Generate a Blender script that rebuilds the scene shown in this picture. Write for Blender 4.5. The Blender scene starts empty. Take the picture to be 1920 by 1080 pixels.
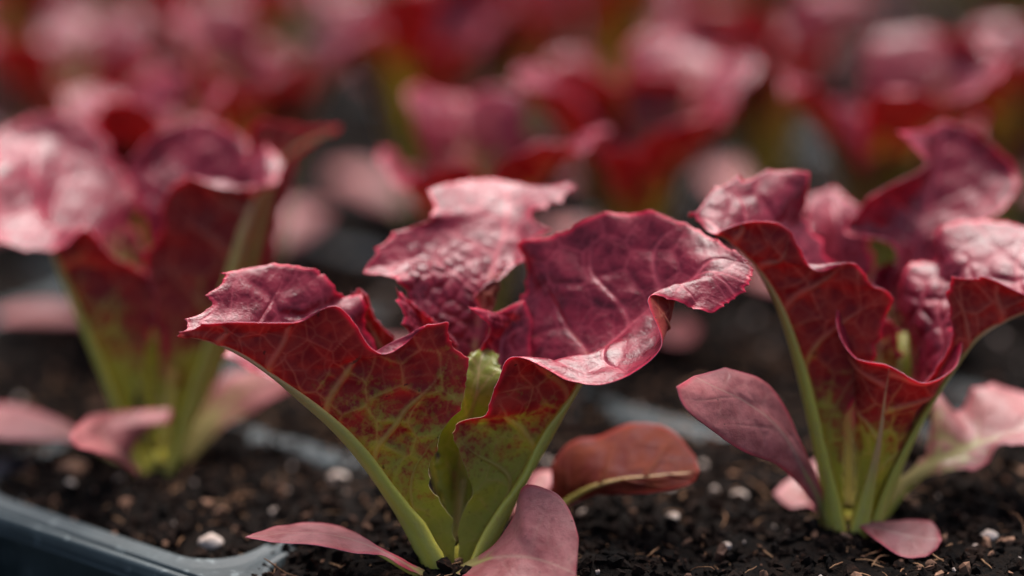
import bpy, math, random
import numpy as np
from mathutils import Vector

# ------------------------------------------------------------------ camera, light, exposure
S = 0.01                      # numbers below are centimetres
TH = math.radians(18.0)
CH = 19.0                     # camera height above the soil
FWD = np.array([0.0, math.cos(TH), -math.sin(TH)])
DWN = np.array([0.0, -math.sin(TH), -math.cos(TH)])
CAM = np.array([0.0, 0.0, CH])
sc = bpy.context.scene
cd = bpy.data.cameras.new("camera"); cam = bpy.data.objects.new("camera", cd)
sc.collection.objects.link(cam); sc.camera = cam
cam.location = (0, 0, CH * S); cam.rotation_euler = (math.radians(90) - TH, 0, 0)
cd.sensor_width = 36; cd.lens = 36 * 4500 / 1920
cd.clip_start = 0.01; cd.clip_end = 50
cd.dof.use_dof = True; cd.dof.focus_distance = 0.440; cd.dof.aperture_fstop = 3.2; cd.dof.aperture_blades = 0

SUN_EL, SUN_AZ = math.radians(64), math.radians(14)     # azimuth from +Y towards +X: behind the plants
world = bpy.data.worlds.new("World"); sc.world = world; world.use_nodes = True
wn = world.node_tree.nodes; wl = world.node_tree.links
sky = wn.new("ShaderNodeTexSky"); sky.sky_type = 'NISHITA'; sky.sun_disc = False
sky.sun_elevation = SUN_EL; sky.sun_rotation = SUN_AZ
sky.air_density = 1.0; sky.dust_density = 4.0; sky.ozone_density = 1.0
wl.new(sky.outputs[0], wn["Background"].inputs[0]); wn["Background"].inputs[1].default_value = 0.07
sd = bpy.data.lights.new("sun", 'SUN'); sd.energy = 3.5; sd.angle = math.radians(42); sd.color = (1.0, 0.95, 0.92)
sun = bpy.data.objects.new("sun", sd); sc.collection.objects.link(sun)
tosun = Vector((math.sin(SUN_AZ) * math.cos(SUN_EL), math.cos(SUN_AZ) * math.cos(SUN_EL), math.sin(SUN_EL)))
sun.rotation_euler = tosun.to_track_quat('Z', 'Y').to_euler()
sc.view_settings.view_transform = 'Standard'; sc.view_settings.look = 'None'
sc.view_settings.gamma = 1.0; sc.view_settings.use_curve_mapping = False
sc.view_settings.exposure = 1.12
sc.render.engine = 'CYCLES'
sc.cycles.use_denoising = True
sc.cycles.max_bounces = 8; sc.cycles.diffuse_bounces = 4; sc.cycles.glossy_bounces = 3; sc.cycles.transmission_bounces = 4
sc.cycles.sample_clamp_indirect = 6

# ------------------------------------------------------------------ helpers
def P(px, py, d):
    return CAM + FWD * d + np.array([1.0, 0, 0]) * ((px - 960) / 4500 * d) + DWN * ((py - 540) / 4500 * d)

def tag(o, label=None, cat=None, group=None, kind=None):
    if label: o["label"] = label
    if cat: o["category"] = cat
    if group: o["group"] = group
    if kind: o["kind"] = kind
    return o

def empty(name, loc):
    o = bpy.data.objects.new(name, None); sc.collection.objects.link(o)
    o.location = Vector(loc) * S; o.empty_display_size = 0.01
    return o

def raw_mesh(name, co, quads, mats, midx=None, attrs=None, smooth=True, tris=False):
    """co (n,3) in cm; quads (m,k)"""
    me = bpy.data.meshes.new(name)
    k = quads.shape[1]; m = len(quads)
    me.vertices.add(len(co)); me.vertices.foreach_set("co", (np.asarray(co) * S).astype(np.float32).ravel())
    me.loops.add(m * k); me.loops.foreach_set("vertex_index", quads.astype(np.int32).ravel())
    me.polygons.add(m)
    me.polygons.foreach_set("loop_start", np.arange(0, m * k, k, dtype=np.int32))
    try: me.polygons.foreach_set("loop_total", np.full(m, k, dtype=np.int32))
    except Exception: pass
    for a in mats: me.materials.append(a)
    if midx is not None: me.polygons.foreach_set("material_index", midx.astype(np.int32))
    me.update(calc_edges=True)
    me.polygons.foreach_set("use_smooth", np.full(m, smooth, dtype=bool))
    if attrs:
        for n, v in attrs.items():
            a = me.attributes.new(n, 'FLOAT', 'POINT'); a.data.foreach_set("value", np.asarray(v, dtype=np.float32).ravel())
    me.validate()
    return me

def link(name, me, parent=None, loc=None):
    o = bpy.data.objects.new(name, me); sc.collection.objects.link(o)
    if parent is not None: o.parent = parent
    if loc is not None: o.location = Vector(loc) * S
    return o

def vnoise(x, y, seed, freq):
    """smooth value noise in 2D, -1..1"""
    r = np.random.RandomState(seed); T = r.rand(64, 64) * 2 - 1
    x = x * freq + 37.3; y = y * freq + 11.7
    xi = np.floor(x).astype(int); yi = np.floor(y).astype(int); fx = x - xi; fy = y - yi
    fx = fx * fx * (3 - 2 * fx); fy = fy * fy * (3 - 2 * fy)
    g = lambda a, b: T[a % 64, b % 64]
    return (g(xi, yi) * (1 - fx) + g(xi + 1, yi) * fx) * (1 - fy) + (g(xi, yi + 1) * (1 - fx) + g(xi + 1, yi + 1) * fx) * fy

def cr(ctrl, n_per, axis):
    """positions of a Catmull-Rom through ctrl along axis, at parameters n_per in 0..1"""
    A = np.moveaxis(ctrl, axis, 0); K = len(A)
    A = np.concatenate([[2 * A[0] - A[1]], A, [2 * A[-1] - A[-2]]])
    t = np.clip(n_per, 0, 1) * (K - 1); i = np.minimum(t.astype(int), K - 2); f = (t - i)
    f = f.reshape((-1,) + (1,) * (A.ndim - 1))
    p0, p1, p2, p3 = A[i], A[i + 1], A[i + 2], A[i + 3]
    out = 0.5 * (2 * p1 + (p2 - p0) * f + (2 * p0 - 5 * p1 + 4 * p2 - p3) * f * f + (3 * p1 - p0 - 3 * p2 + p3) * f ** 3)
    return np.moveaxis(out, 0, axis)

# ------------------------------------------------------------------ materials
def new_mat(name):
    m = bpy.data.materials.new(name); m.use_nodes = True
    nt = m.node_tree; nt.nodes.clear()
    return m, nt

class NT:
    def __init__(s, nt): s.nt = nt
    def n(s, t, **kw):
        x = s.nt.nodes.new(t)
        for k, v in kw.items(): setattr(x, k, v)
        return x
    def l(s, a, b): s.nt.links.new(a, b)
    def attr(s, name): return s.n("ShaderNodeAttribute", attribute_name=name).outputs["Fac"]
    def mix(s, f, a, b, mode='MIX'):
        x = s.n("ShaderNodeMix", data_type='RGBA', blend_type=mode)
        for sock, v in ((x.inputs[0], f), (x.inputs[6], a), (x.inputs[7], b)):
            if hasattr(v, 'node'): s.l(v, sock)
            elif isinstance(v, (int, float)): sock.default_value = v
            else: sock.default_value = (*v, 1)
        return x.outputs[2]
    def ramp(s, v, a, b, lo=0.0, hi=1.0):
        x = s.n("ShaderNodeMapRange"); x.interpolation_type = 'SMOOTHSTEP'
        s.l(v, x.inputs[0]); x.inputs[1].default_value = a; x.inputs[2].default_value = b
        x.inputs[3].default_value = lo; x.inputs[4].default_value = hi
        return x.outputs[0]
    def math(s, op, a, b=0.0):
        x = s.n("ShaderNodeMath", operation=op)
        for sock, v in ((x.inputs[0], a), (x.inputs[1], b)):
            if hasattr(v, 'node'): s.l(v, sock)
            else: sock.default_value = v
        return x.outputs[0]
    def noise(s, scale, detail=4, rough=0.55):
        tc = s.n("ShaderNodeTexCoord"); x = s.n("ShaderNodeTexNoise")
        s.l(tc.outputs["Object"], x.inputs["Vector"]); x.inputs["Scale"].default_value = scale
        x.inputs["Detail"].default_value = detail; x.inputs["Roughness"].default_value = rough
        return x.outputs["Fac"]

def leaf_mat(name, red, red2, green, vein_red, vein_green, edge, rough, spec, sheen, transl, transl_col_gain, bump):
    m, nt = new_mat(name); N = NT(nt)
    g = N.attr("green"); ve = N.attr("vein"); fi = N.attr("fine"); ed = N.attr("edge"); mid = N.attr("mid")
    n1 = N.noise(260, 5, .6); n2 = N.noise(900, 4, .6); n3 = N.noise(2600, 3, .6)
    base = N.mix(N.ramp(n1, .3, .7), red, red2)
    gg = N.math('ADD', g, N.math('MULTIPLY', N.math('SUBTRACT', n2, .5), .9))
    gfac = N.math('MULTIPLY', N.ramp(gg, .32, .75), N.ramp(g, .02, .2))
    col = N.mix(gfac, base, green)
    # darker pigment islands between the veins
    col = N.mix(N.math('MULTIPLY', N.ramp(n2, .52, .75), .35), col, (red[0] * .5, red[1] * .5, red[2] * .5))
    vcol = N.mix(N.ramp(g, .1, .6), vein_red, vein_green)
    col = N.mix(N.math('MULTIPLY', fi, .22), col, vcol)
    col = N.mix(N.math('MULTIPLY', ve, .72), col, vcol)
    col = N.mix(mid, col, vcol)
    efac = N.math('MULTIPLY', N.math('MULTIPLY', N.ramp(ed, .12, .0), N.ramp(g, .55, .2)), N.ramp(N.noise(130, 2), .35, .62, .45, 1.0))
    col = N.mix(efac, col, edge)
    col = N.mix(N.math('MULTIPLY', N.ramp(N.noise(700, 2, .5), .72, .76), .7), col, (.05, .02, .012))   # flecks of soil and tiny scars
    b = N.n("ShaderNodeBsdfPrincipled")
    N.l(col, b.inputs["Base Color"])
    rr = N.math('ADD', rough, N.math('MULTIPLY', N.math('SUBTRACT', n1, .45), .7)); N.l(rr, b.inputs["Roughness"])
    b.inputs["Specular IOR Level"].default_value = spec
    b.inputs["Sheen Weight"].default_value = sheen; b.inputs["Sheen Roughness"].default_value = .45
    b.inputs["Sheen Tint"].default_value = (1, .78, .86, 1)
    t = N.n("ShaderNodeBsdfTranslucent")
    tc = N.mix(1.0, col, (transl_col_gain,) * 3, 'MULTIPLY'); N.l(tc, t.inputs[0])
    bp = N.n("ShaderNodeBump"); bp.inputs["Strength"].default_value = bump; bp.inputs["Distance"].default_value = .0004
    h = N.math('ADD', N.math('MULTIPLY', n2, .8), N.math('MULTIPLY', n3, .5)); N.l(h, bp.inputs["Height"])
    N.l(bp.outputs[0], b.inputs["Normal"])
    mx = N.n("ShaderNodeMixShader"); mx.inputs[0].default_value = transl
    N.l(b.outputs[0], mx.inputs[1]); N.l(t.outputs[0], mx.inputs[2])
    o = N.n("ShaderNodeOutputMaterial"); N.l(mx.outputs[0], o.inputs[0])
    return m

M_TOP = leaf_mat("leaf_upper_side", (.13, .0035, .014), (.30, .010, .038), (.26, .28, .04), (.52, .08, .12), (.46, .34, .14),
                 (.66, .014, .065), .29, .55, .04, .30, 2.2, .45)
M_SEED = leaf_mat("seed_leaf_upper_side", (.36, .10, .10), (.50, .17, .17), (.38, .30, .10), (.46, .24, .20), (.44, .38, .14),
                 (.50, .06, .09), .40, .5, .15, .30, 1.8, .35)
M_UND = leaf_mat("leaf_underside", (.22, .012, .016), (.32, .045, .028), (.34, .31, .05), (.46, .19, .11), (.44, .31, .10),
                 (.60, .018, .060), .55, .32, .05, .36, 2.1, .35)
M_BROWN = leaf_mat("brown_leaf_underside", (.13, .012, .010), (.19, .035, .014), (.20, .12, .025), (.20, .07, .03), (.24, .16, .05),
                 (.30, .03, .02), .62, .16, .0, .30, 1.8, .35)
def rim_mat():
    m, nt = new_mat("leaf_margin"); N = NT(nt)
    b = N.n("ShaderNodeBsdfPrincipled"); g = N.attr("green")
    N.l(N.mix(N.ramp(g, .15, .55), (.74, .22, .30), (.56, .46, .2)), b.inputs["Base Color"])
    b.inputs["Roughness"].default_value = .45; b.inputs["Sheen Weight"].default_value = .2
    o = N.n("ShaderNodeOutputMaterial"); N.l(b.outputs[0], o.inputs[0]); return m
M_RIM = rim_mat()
def midrib_mat():
    m, nt = new_mat("midrib_skin"); N = NT(nt)
    g = N.attr("tt"); n1 = N.noise(500, 4); n2 = N.noise(1800, 4)
    c = N.mix(N.ramp(g, .2, .7), (.50, .45, .065), (.56, .29, .14))
    c = N.mix(N.math('MULTIPLY', N.ramp(n1, .5, .75), .35), c, (.42, .27, .10))
    st = N.attr("stripe")
    c = N.mix(N.math('MULTIPLY', st, .22), c, (.52, .5, .2))
    b = N.n("ShaderNodeBsdfPrincipled"); N.l(c, b.inputs["Base Color"])
    b.inputs["Roughness"].default_value = .5; b.inputs["Specular IOR Level"].default_value = .4
    b.inputs["Subsurface Weight"].default_value = .25; b.inputs["Subsurface Radius"].default_value = (.002, .0015, .0005)
    b.inputs["Subsurface Scale"].default_value = 1.0
    bp = N.n("ShaderNodeBump"); bp.inputs["Strength"].default_value = .4; bp.inputs["Distance"].default_value = .0003
    N.l(n2, bp.inputs["Height"]); N.l(bp.outputs[0], b.inputs["Normal"])
    o = N.n("ShaderNodeOutputMaterial"); N.l(b.outputs[0], o.inputs[0]); return m
M_MID = midrib_mat()

def simple_mat(name, c1, c2, scale, rough=.85, spec=.2, bump=.5, c3=None, dist=.0008):
    m, nt = new_mat(name); N = NT(nt)
    n1 = N.noise(scale, 6, .6); n2 = N.noise(scale * 4.3, 4, .6)
    c = N.mix(N.ramp(n1, .35, .65), c1, c2)
    if c3: c = N.mix(N.ramp(n2, .58, .7), c, c3)
    b = N.n("ShaderNodeBsdfPrincipled"); N.l(c, b.inputs["Base Color"])
    b.inputs["Roughness"].default_value = rough; b.inputs["Specular IOR Level"].default_value = spec
    bp = N.n("ShaderNodeBump"); bp.inputs["Strength"].default_value = bump; bp.inputs["Distance"].default_value = dist
    N.l(n2, bp.inputs["Height"]); N.l(bp.outputs[0], b.inputs["Normal"])
    o = N.n("ShaderNodeOutputMaterial"); N.l(b.outputs[0], o.inputs[0]); return m
M_SOIL = simple_mat("peat", (.004, .0033, .003), (.012, .008, .006), 400, .95, .1, .9, (.03, .015, .009))
M_CRUMB = simple_mat("peat_crumb", (.004, .0033, .003), (.018, .010, .007), 150, .95, .10, .8, (.045, .02, .012))
M_BARK = simple_mat("bark_chip", (.07, .03, .018), (.34, .18, .11), 60, .8, .25, .6)
M_PERL = simple_mat("perlite", (.38, .28, .23), (.62, .52, .46), 500, .7, .3, .6)
M_FIBRE = simple_mat("wood_fibre", (.16, .07, .035), (.34, .19, .10), 300, .8, .2, .4)
M_TRAY = simple_mat("tray_plastic", (.020, .032, .036), (.036, .052, .058), 60, .5, .45, .35, (.13, .16, .165), .0003)
M_BENCH = simple_mat("bench", (.006, .007, .007), (.012, .013, .013), 60, .8, .2, .3)

# ------------------------------------------------------------------ the leaf builder
def build_leaf(parent, origin, ctrl, seed=0, flip=False, nu=150, nv=170, green=(.0, .35), blister=.05, tooth=.10,
               ruffle=.05, thick=.035, rib=(.26, .05), cell=.55, veins=True, greenness=0.0, midcol=None, name='leaf', label=None, smoothtip=0.0, gedge=.22, frill=None, topmat=None, undermat=None, tl=None, tr=None, ribexp=1.65, ttk=1.0,
               ribend=1.0, toothlen=.42, midw=.05):
    """ctrl (R,C,3) in cm, world; rows run base to tip, columns margin to margin"""
    ctrl = np.asarray(ctrl, float) - np.asarray(origin, float)
    if frill is None: frill = 0 if name == 'seed_leaf' else .07
    rs = np.random.RandomState(seed)
    R, C = ctrl.shape[:2]
    U = np.linspace(0, 1, nu); V = np.linspace(0, 1, nv)
    def surf(Ug, Vg):  # evaluate on a base fine grid then bilinear-sample
        i = Ug * (nbu - 1); j = Vg * (nbv - 1)
        i0 = np.clip(np.floor(i).astype(int), 0, nbu - 2); j0 = np.clip(np.floor(j).astype(int), 0, nbv - 2)
        fi = (i - i0)[..., None]; fj = (j - j0)[..., None]
        return (B[j0, i0] * (1 - fi) + B[j0, i0 + 1] * fi) * (1 - fj) + (B[j0 + 1, i0] * (1 - fi) + B[j0 + 1, i0 + 1] * fi) * fj
    nbu, nbv = nu * 2, nv * 2
    B = cr(cr(ctrl, np.linspace(0, 1, nbv), 0), np.linspace(0, 1, nbu), 1)
    um = .5 if midcol is None else midcol
    # arc lengths of the two margins and of the tip edge
    def teeth(curve, tl, depth):
        L = np.concatenate([[0], np.cumsum(np.linalg.norm(np.diff(curve, axis=0), axis=1))])
        if L[-1] < 1e-3: return np.zeros(len(curve))
        pos = [0.0]
        while pos[-1] < L[-1]: pos.append(pos[-1] + tl * (.45 + rs.rand() * 1.1))
        pos = np.array(pos); k = np.clip(np.searchsorted(pos, L, side='right') - 1, 0, len(pos) - 2)
        x = (L - pos[k]) / (pos[k + 1] - pos[k]); dd = depth * (.3 + rs.rand(len(pos)) * 1.0) * np.clip((pos[k + 1] - pos[k]) / tl, .5, 1.3)[:1]
        return dd[k] * np.clip(np.sin(np.pi * np.clip(x, 0, 1)), 0, 1) ** .75 * np.ones(len(curve))
    bv = (np.linspace(0, 1, nv) * (nbv - 1)).astype(int); bu = (np.linspace(0, 1, nu) * (nbu - 1)).astype(int)
    two = lambda c: teeth(c, toothlen, tooth) + (teeth(c, toothlen * .33, tooth * .22) if tooth > .03 else 0)
    pr_ = lambda q_: 1.0 if q_ is None else np.interp(V, [a_[0] for a_ in q_], [a_[1] for a_ in q_])
    cutL = two(B[bv, 0]) * pr_(tl); cutR = two(B[bv, -1]) * pr_(tr); cutT = two(B[-1, bu])
    mi = int(round(um * (nbu - 1)))
    wL = np.linalg.norm(np.diff(B[bv][:, :mi + 1], axis=1), axis=2).sum(1) + 1e-4
    wR = np.linalg.norm(np.diff(B[bv][:, mi:], axis=1), axis=2).sum(1) + 1e-4
    Ug, Vg = np.meshgrid(U, V)
    side = (Ug - um) / np.where(Ug < um, um, 1 - um)
    wl = np.where(Ug < um, (np.minimum(cutL, wL * .35) / wL)[:, None], (np.minimum(cutR, wR * .35) / wR)[:, None])
    Ue = um + (Ug - um) * (1 - wl * np.abs(side) ** 2.5)
    lenv = np.linalg.norm(np.diff(B[:, bu], axis=0), axis=2).sum(0) + 1e-4
    Ve = Vg * (1 - (np.minimum(cutT, lenv * .1) / lenv)[None, :] * Vg ** 14)
    X = surf(Ue, Ve)
    # metric coordinates
    du = np.zeros((nv, nu)); du[:, 1:] = np.linalg.norm(np.diff(X, axis=1), axis=2); s = np.cumsum(du, 1)
    mc = int(round(um * (nu - 1))); s = s - s[:, mc:mc + 1]
    dv = np.zeros((nv, 1)); dv[1:, 0] = np.linalg.norm(np.diff(X[:, mc], axis=0), axis=1); t = np.cumsum(dv, 0) * np.ones((1, nu))
    Lt = t[-1, 0]
    edge = np.minimum(np.minimum(s - s[:, :1], s[:, -1:] - s), (Lt - t) * 1.0)
    # for broad tip rows use length along the column
    dvv = np.zeros((nv, nu)); dvv[1:] = np.linalg.norm(np.diff(X, axis=0), axis=2); cv = np.cumsum(dvv, 0); edge = np.minimum(np.minimum(s - s[:, :1], s[:, -1:] - s), cv[-1:] - cv)
    hw = np.maximum(-s[:, :1], s[:, -1:]) * np.ones((1, nu))
    # warped, skewed vein space
    sw = s + .10 * vnoise(s, t, seed + 1, 1.6) ; tw = t + .12 * vnoise(s, t, seed + 2, 1.4)
    A = sw * 1.0; Bq = tw - .75 * np.abs(sw) ** 1.1
    Xf = X.reshape(-1, 3).astype(np.float32)
    Xw = Xf + np.stack([vnoise(s, t, seed + 21, 1.5), vnoise(s, t, seed + 22, 1.5), vnoise(s, t, seed + 23, 1.5)], -1).reshape(-1, 3).astype(np.float32) * .10
    def voro(size, sd):
        r = np.random.RandomState(sd); cand = Xw[r.permutation(len(Xw))[:2500]]; sel = [cand[0]]
        S_ = np.array(sel)
        for c in cand[1:]:
            if ((S_ - c) ** 2).sum(1).min() > (size * .82) ** 2: S_ = np.vstack([S_, c])
            if len(S_) > 420: break
        if len(S_) < 3: S_ = np.vstack([S_, S_[0] + 9, S_[0] + 8])
        out = np.zeros((len(Xw), 2), np.float32); s2 = (S_ ** 2).sum(1)
        for k0 in range(0, len(Xw), 20000):
            q_ = Xw[k0:k0 + 20000]; d2 = (q_ ** 2).sum(1)[:, None] + s2[None] - 2 * q_ @ S_.T
            pr = np.partition(d2, 1, axis=1)[:, :2]; out[k0:k0 + 20000] = np.sqrt(np.maximum(pr, 0))
        return (out[:, 1] - out[:, 0]).reshape(s.shape)
    e1 = voro(cell, seed + 5) ; e2 = voro(cell * .40, seed + 9)
    edgef = np.clip(edge / .25, 0, 1)
    vein = np.exp(-(e1 / (.034 + .008 * vnoise(s, t, seed + 31, .8))) ** 2) * (.62 + .3 * vnoise(s, t, seed + 32, .7)) * edgef
    fine = np.exp(-(e2 / .035) ** 2) * edgef
    # side veins leaving the midrib
    sv = np.zeros_like(s); sp = max(Lt / 7.5, .5)
    nvn = max(3.0, Lt / 1.15); dvl = np.linalg.norm(np.gradient(X, axis=0), axis=2) * (nv - 1)
    for sg, off in ((-1, .15), (1, .6)):
        ab = np.abs(side)
        k = (Vg - .20 * ab ** .85 + .012 * vnoise(s, t, seed + 12, 1.3)) * nvn - off
        kk = np.round(k); dist = np.abs(k - kk) / nvn * dvl * .85
        wd = .062 * np.clip(1.05 - ab, .25, 1)
        q = np.exp(-(dist / wd) ** 2) * (kk >= 0) * np.clip((1.0 - ab) * 2.2, 0, 1)
        q *= (s * sg > 0); sv = np.maximum(sv, q)
    vein = np.maximum(vein, sv) * (np.clip(hw / .5, 0, 1))
    if not veins: vein *= .35; fine *= .3
    tn = t / max(Lt, 1e-4)
    mid = np.exp(-(s / (midw * (1.3 - tn))) ** 2) * .9
    # greenness: towards the base and the midrib
    g = np.clip((green[1] - tn) / max(green[1] - green[0], 1e-3), 0, 1) + greenness
    g = g - gedge * np.clip(np.abs(s) / (hw + .01), 0, 1) * (g < .9) + (.14 * np.exp(-(e1 / (cell * .22)) ** 2) - .05) * (g > .02) + .12 * sv * (g > .02) + .10 * vnoise(s, t, seed + 3, 1.2) + .10 * vnoise(s, t, seed + 13, 3.4)
    g = np.clip(g + .15 * mid * (tn < .7), 0, 1)
    # relief
    Nn = np.cross(np.gradient(X, axis=1), np.gradient(X, axis=0)); Nn /= (np.linalg.norm(Nn, axis=2, keepdims=True) + 1e-9)
    if flip: Nn = -Nn
    amp = np.clip(hw / 1.0, 0, 1) * np.clip(edge / .8, 0, 1)
    pil = (1 - np.exp(-(e1 / (cell * .30)) ** 2)) * (1 - .6 * sv); pil2 = (1 - np.exp(-(e2 / (cell * .25)) ** 2))
    amp = amp * (1 - np.exp(-(s / .16) ** 2))
    st_ = np.clip((tn - .66) / .16, 0, 1); finebl = 1 - smoothtip * st_ * .9; amp = amp * (1 - smoothtip * .95 * st_) * np.clip(1.0 + .7 * vnoise(s, t, seed + 33, .8), .2, 1.6)
    hgt = blister * amp * (pil * .8 + pil2 * .22 * finebl) * (1 + .5 * vnoise(s, t, seed + 4, .9)) - .02 * sv * amp * (1 if veins else .25)
    ruf = np.clip(np.abs(s) / (hw + .01), 0, 1) ** 2.5 * np.clip(hw / .8, 0, 1)
    hgt = hgt + frill * ruf ** 2 * (vnoise(np.sign(s) * 3, t, seed + 16, 2.4) + .4 * vnoise(np.sign(s) * 9, t, seed + 17, 5.0))
    hgt = hgt + ruffle * ruf * (vnoise(np.sign(s) * 7, t, seed + 6, 1.1) + .6 * vnoise(np.sign(s) * 5, t, seed + 7, 2.6)) \
        + .012 * vnoise(s, t, seed + 8, 3.0)
    X = X + Nn * hgt[..., None]
    Nn = np.cross(np.gradient(X, axis=1), np.gradient(X, axis=0)); Nn /= (np.linalg.norm(Nn, axis=2, keepdims=True) + 1e-9)
    if flip: Nn = -Nn
    th = (thick * (.22 + .6 * np.clip(edge / .12, 0, 1)))[..., None]
    top = X + Nn * th * .5; bot = X - Nn * (th * .5 + (.012 * vein * edgef + .022 * sv * edgef)[..., None])
    n = nu * nv
    idx = np.arange(n).reshape(nv, nu)
    q = np.stack([idx[:-1, :-1], idx[:-1, 1:], idx[1:, 1:], idx[1:, :-1]], -1).reshape(-1, 4)
    per = np.concatenate([idx[0, :], idx[1:, -1], idx[-1, -2::-1], idx[-2:0:-1, 0]])
    nxt = np.roll(per, -1); rim = np.stack([per, per + n, nxt + n, nxt], -1)
    qt, qb = q, q[:, ::-1] + n
    if flip: qt, qb, rim = qt[:, ::-1], qb[:, ::-1], rim[:, ::-1]
    quads = np.concatenate([qt, qb, rim]); midx = np.concatenate([np.zeros(len(qt)), np.ones(len(qb)), np.full(len(rim), 2)])
    co = np.concatenate([top.reshape(-1, 3), bot.reshape(-1, 3)])
    at = {k: np.concatenate([v.ravel()] * 2) for k, v in dict(green=g, vein=vein, fine=fine, edge=edge, mid=mid).items()}
    o = link(name, raw_mesh(name, co, quads, [topmat or (M_SEED if name == 'seed_leaf' else M_TOP), undermat or M_UND, M_RIM], midx, at), parent)
    if label: o["label"] = label
    # midrib tube on the underside
    if rib:
        K = 48 if nu > 90 else 24; m = 14 if nu > 90 else 8
        ids = (np.linspace(0, ribend, K) * (nv - 1)).astype(int)
        c = X[ids, mc]; nn = Nn[ids, mc]
        tg = np.gradient(c, axis=0); tg /= np.linalg.norm(tg, axis=1, keepdims=True) + 1e-9
        bi = np.cross(tg, nn); bi /= np.linalg.norm(bi, axis=1, keepdims=True) + 1e-9; nn = np.cross(bi, tg)
        f = np.linspace(0, 1, K) * ribend; rad = rib[1] + (rib[0] * 1.12 - rib[1]) * (1 - f) ** ribexp; rad[f > .93] *= np.clip((1.0 - f[f > .93]) / .07, .15, 1)
        a = np.linspace(0, 2 * np.pi, m, endpoint=False)
        ker = np.ones(5) / 5
        cs = np.stack([np.convolve(np.pad(c[:, q_], 2, mode='edge'), ker, 'valid') for q_ in range(3)], 1); cs[:2] = c[:2]; cs[-2:] = c[-2:]; c = cs
        cc = c - nn * (rad * .54)[:, None]
        ring = cc[:, None] + bi[:, None] * (np.cos(a)[None, :] * rad[:, None])[..., None] + nn[:, None] * (np.sin(a)[None, :] * rad[:, None] * .48)[..., None]
        ii = np.arange(K * m).reshape(K, m); jj = np.roll(ii, -1, axis=1)
        qq = np.stack([ii[:-1], ii[1:], jj[1:], jj[:-1]], -1).reshape(-1, 4)
        cap = np.array([[ii[-1, 0], ii[-1, 1], ii[-1, 2], ii[-1, 3]]])
        tt = np.repeat(f, m); stripe = np.tile((np.sin(a * 5 + 1) > .3).astype(float), K)
        tt = tt * (ttk if greenness <= .3 else .3)
        link('midrib', raw_mesh('midrib', ring.reshape(-1, 3), qq, [M_MID], None, dict(tt=tt, stripe=stripe)), o)
    return o

def rows5(rows):
    """rows of (L, M, R) or five-plus points, pixels plus depth; 3-point rows get halfway points with a bulge"""
    out = []
    for r in rows:
        pts = [P(*p) for p in r[:3]] if len(r) in (3, 4) else [P(*p) for p in r]
        if len(r) in (3, 4):
            off = r[3] if len(r) == 4 else (0, 0, 0, 0, 0, 0)
            L, M, Rr = r[:3]
            lm = P((L[0] + M[0]) / 2 + off[0], (L[1] + M[1]) / 2 + off[1], (L[2] + M[2]) / 2 + off[2])
            rm = P((Rr[0] + M[0]) / 2 + off[3], (Rr[1] + M[1]) / 2 + off[4], (Rr[2] + M[2]) / 2 + off[5])
            pts = [pts[0], lm, pts[1], rm, pts[2]]
        out.append(pts)
    return np.array(out)

# ------------------------------------------------------------------ bench, tray and soil
ANG = math.radians(36)
E1 = np.array([math.cos(ANG), -math.sin(ANG), 0]); E2 = np.array([math.sin(ANG), math.cos(ANG), 0])
PA, PB, A0, B0 = 7.4, 5.8, -28.3, 29.7
def AB(a, b, z=0.0): return E1 * a + E2 * b + np.array([0, 0, z])

co = np.array([[-400, -100, -5.2], [400, -100, -5.2], [400, 900, -5.2], [-400, 900, -5.2]], float)
tag(link('ground', raw_mesh('ground', co, np.array([[0, 1, 2, 3]]), [M_BENCH])), 'black bench surface under the front edge of the tray', kind='structure')

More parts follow.
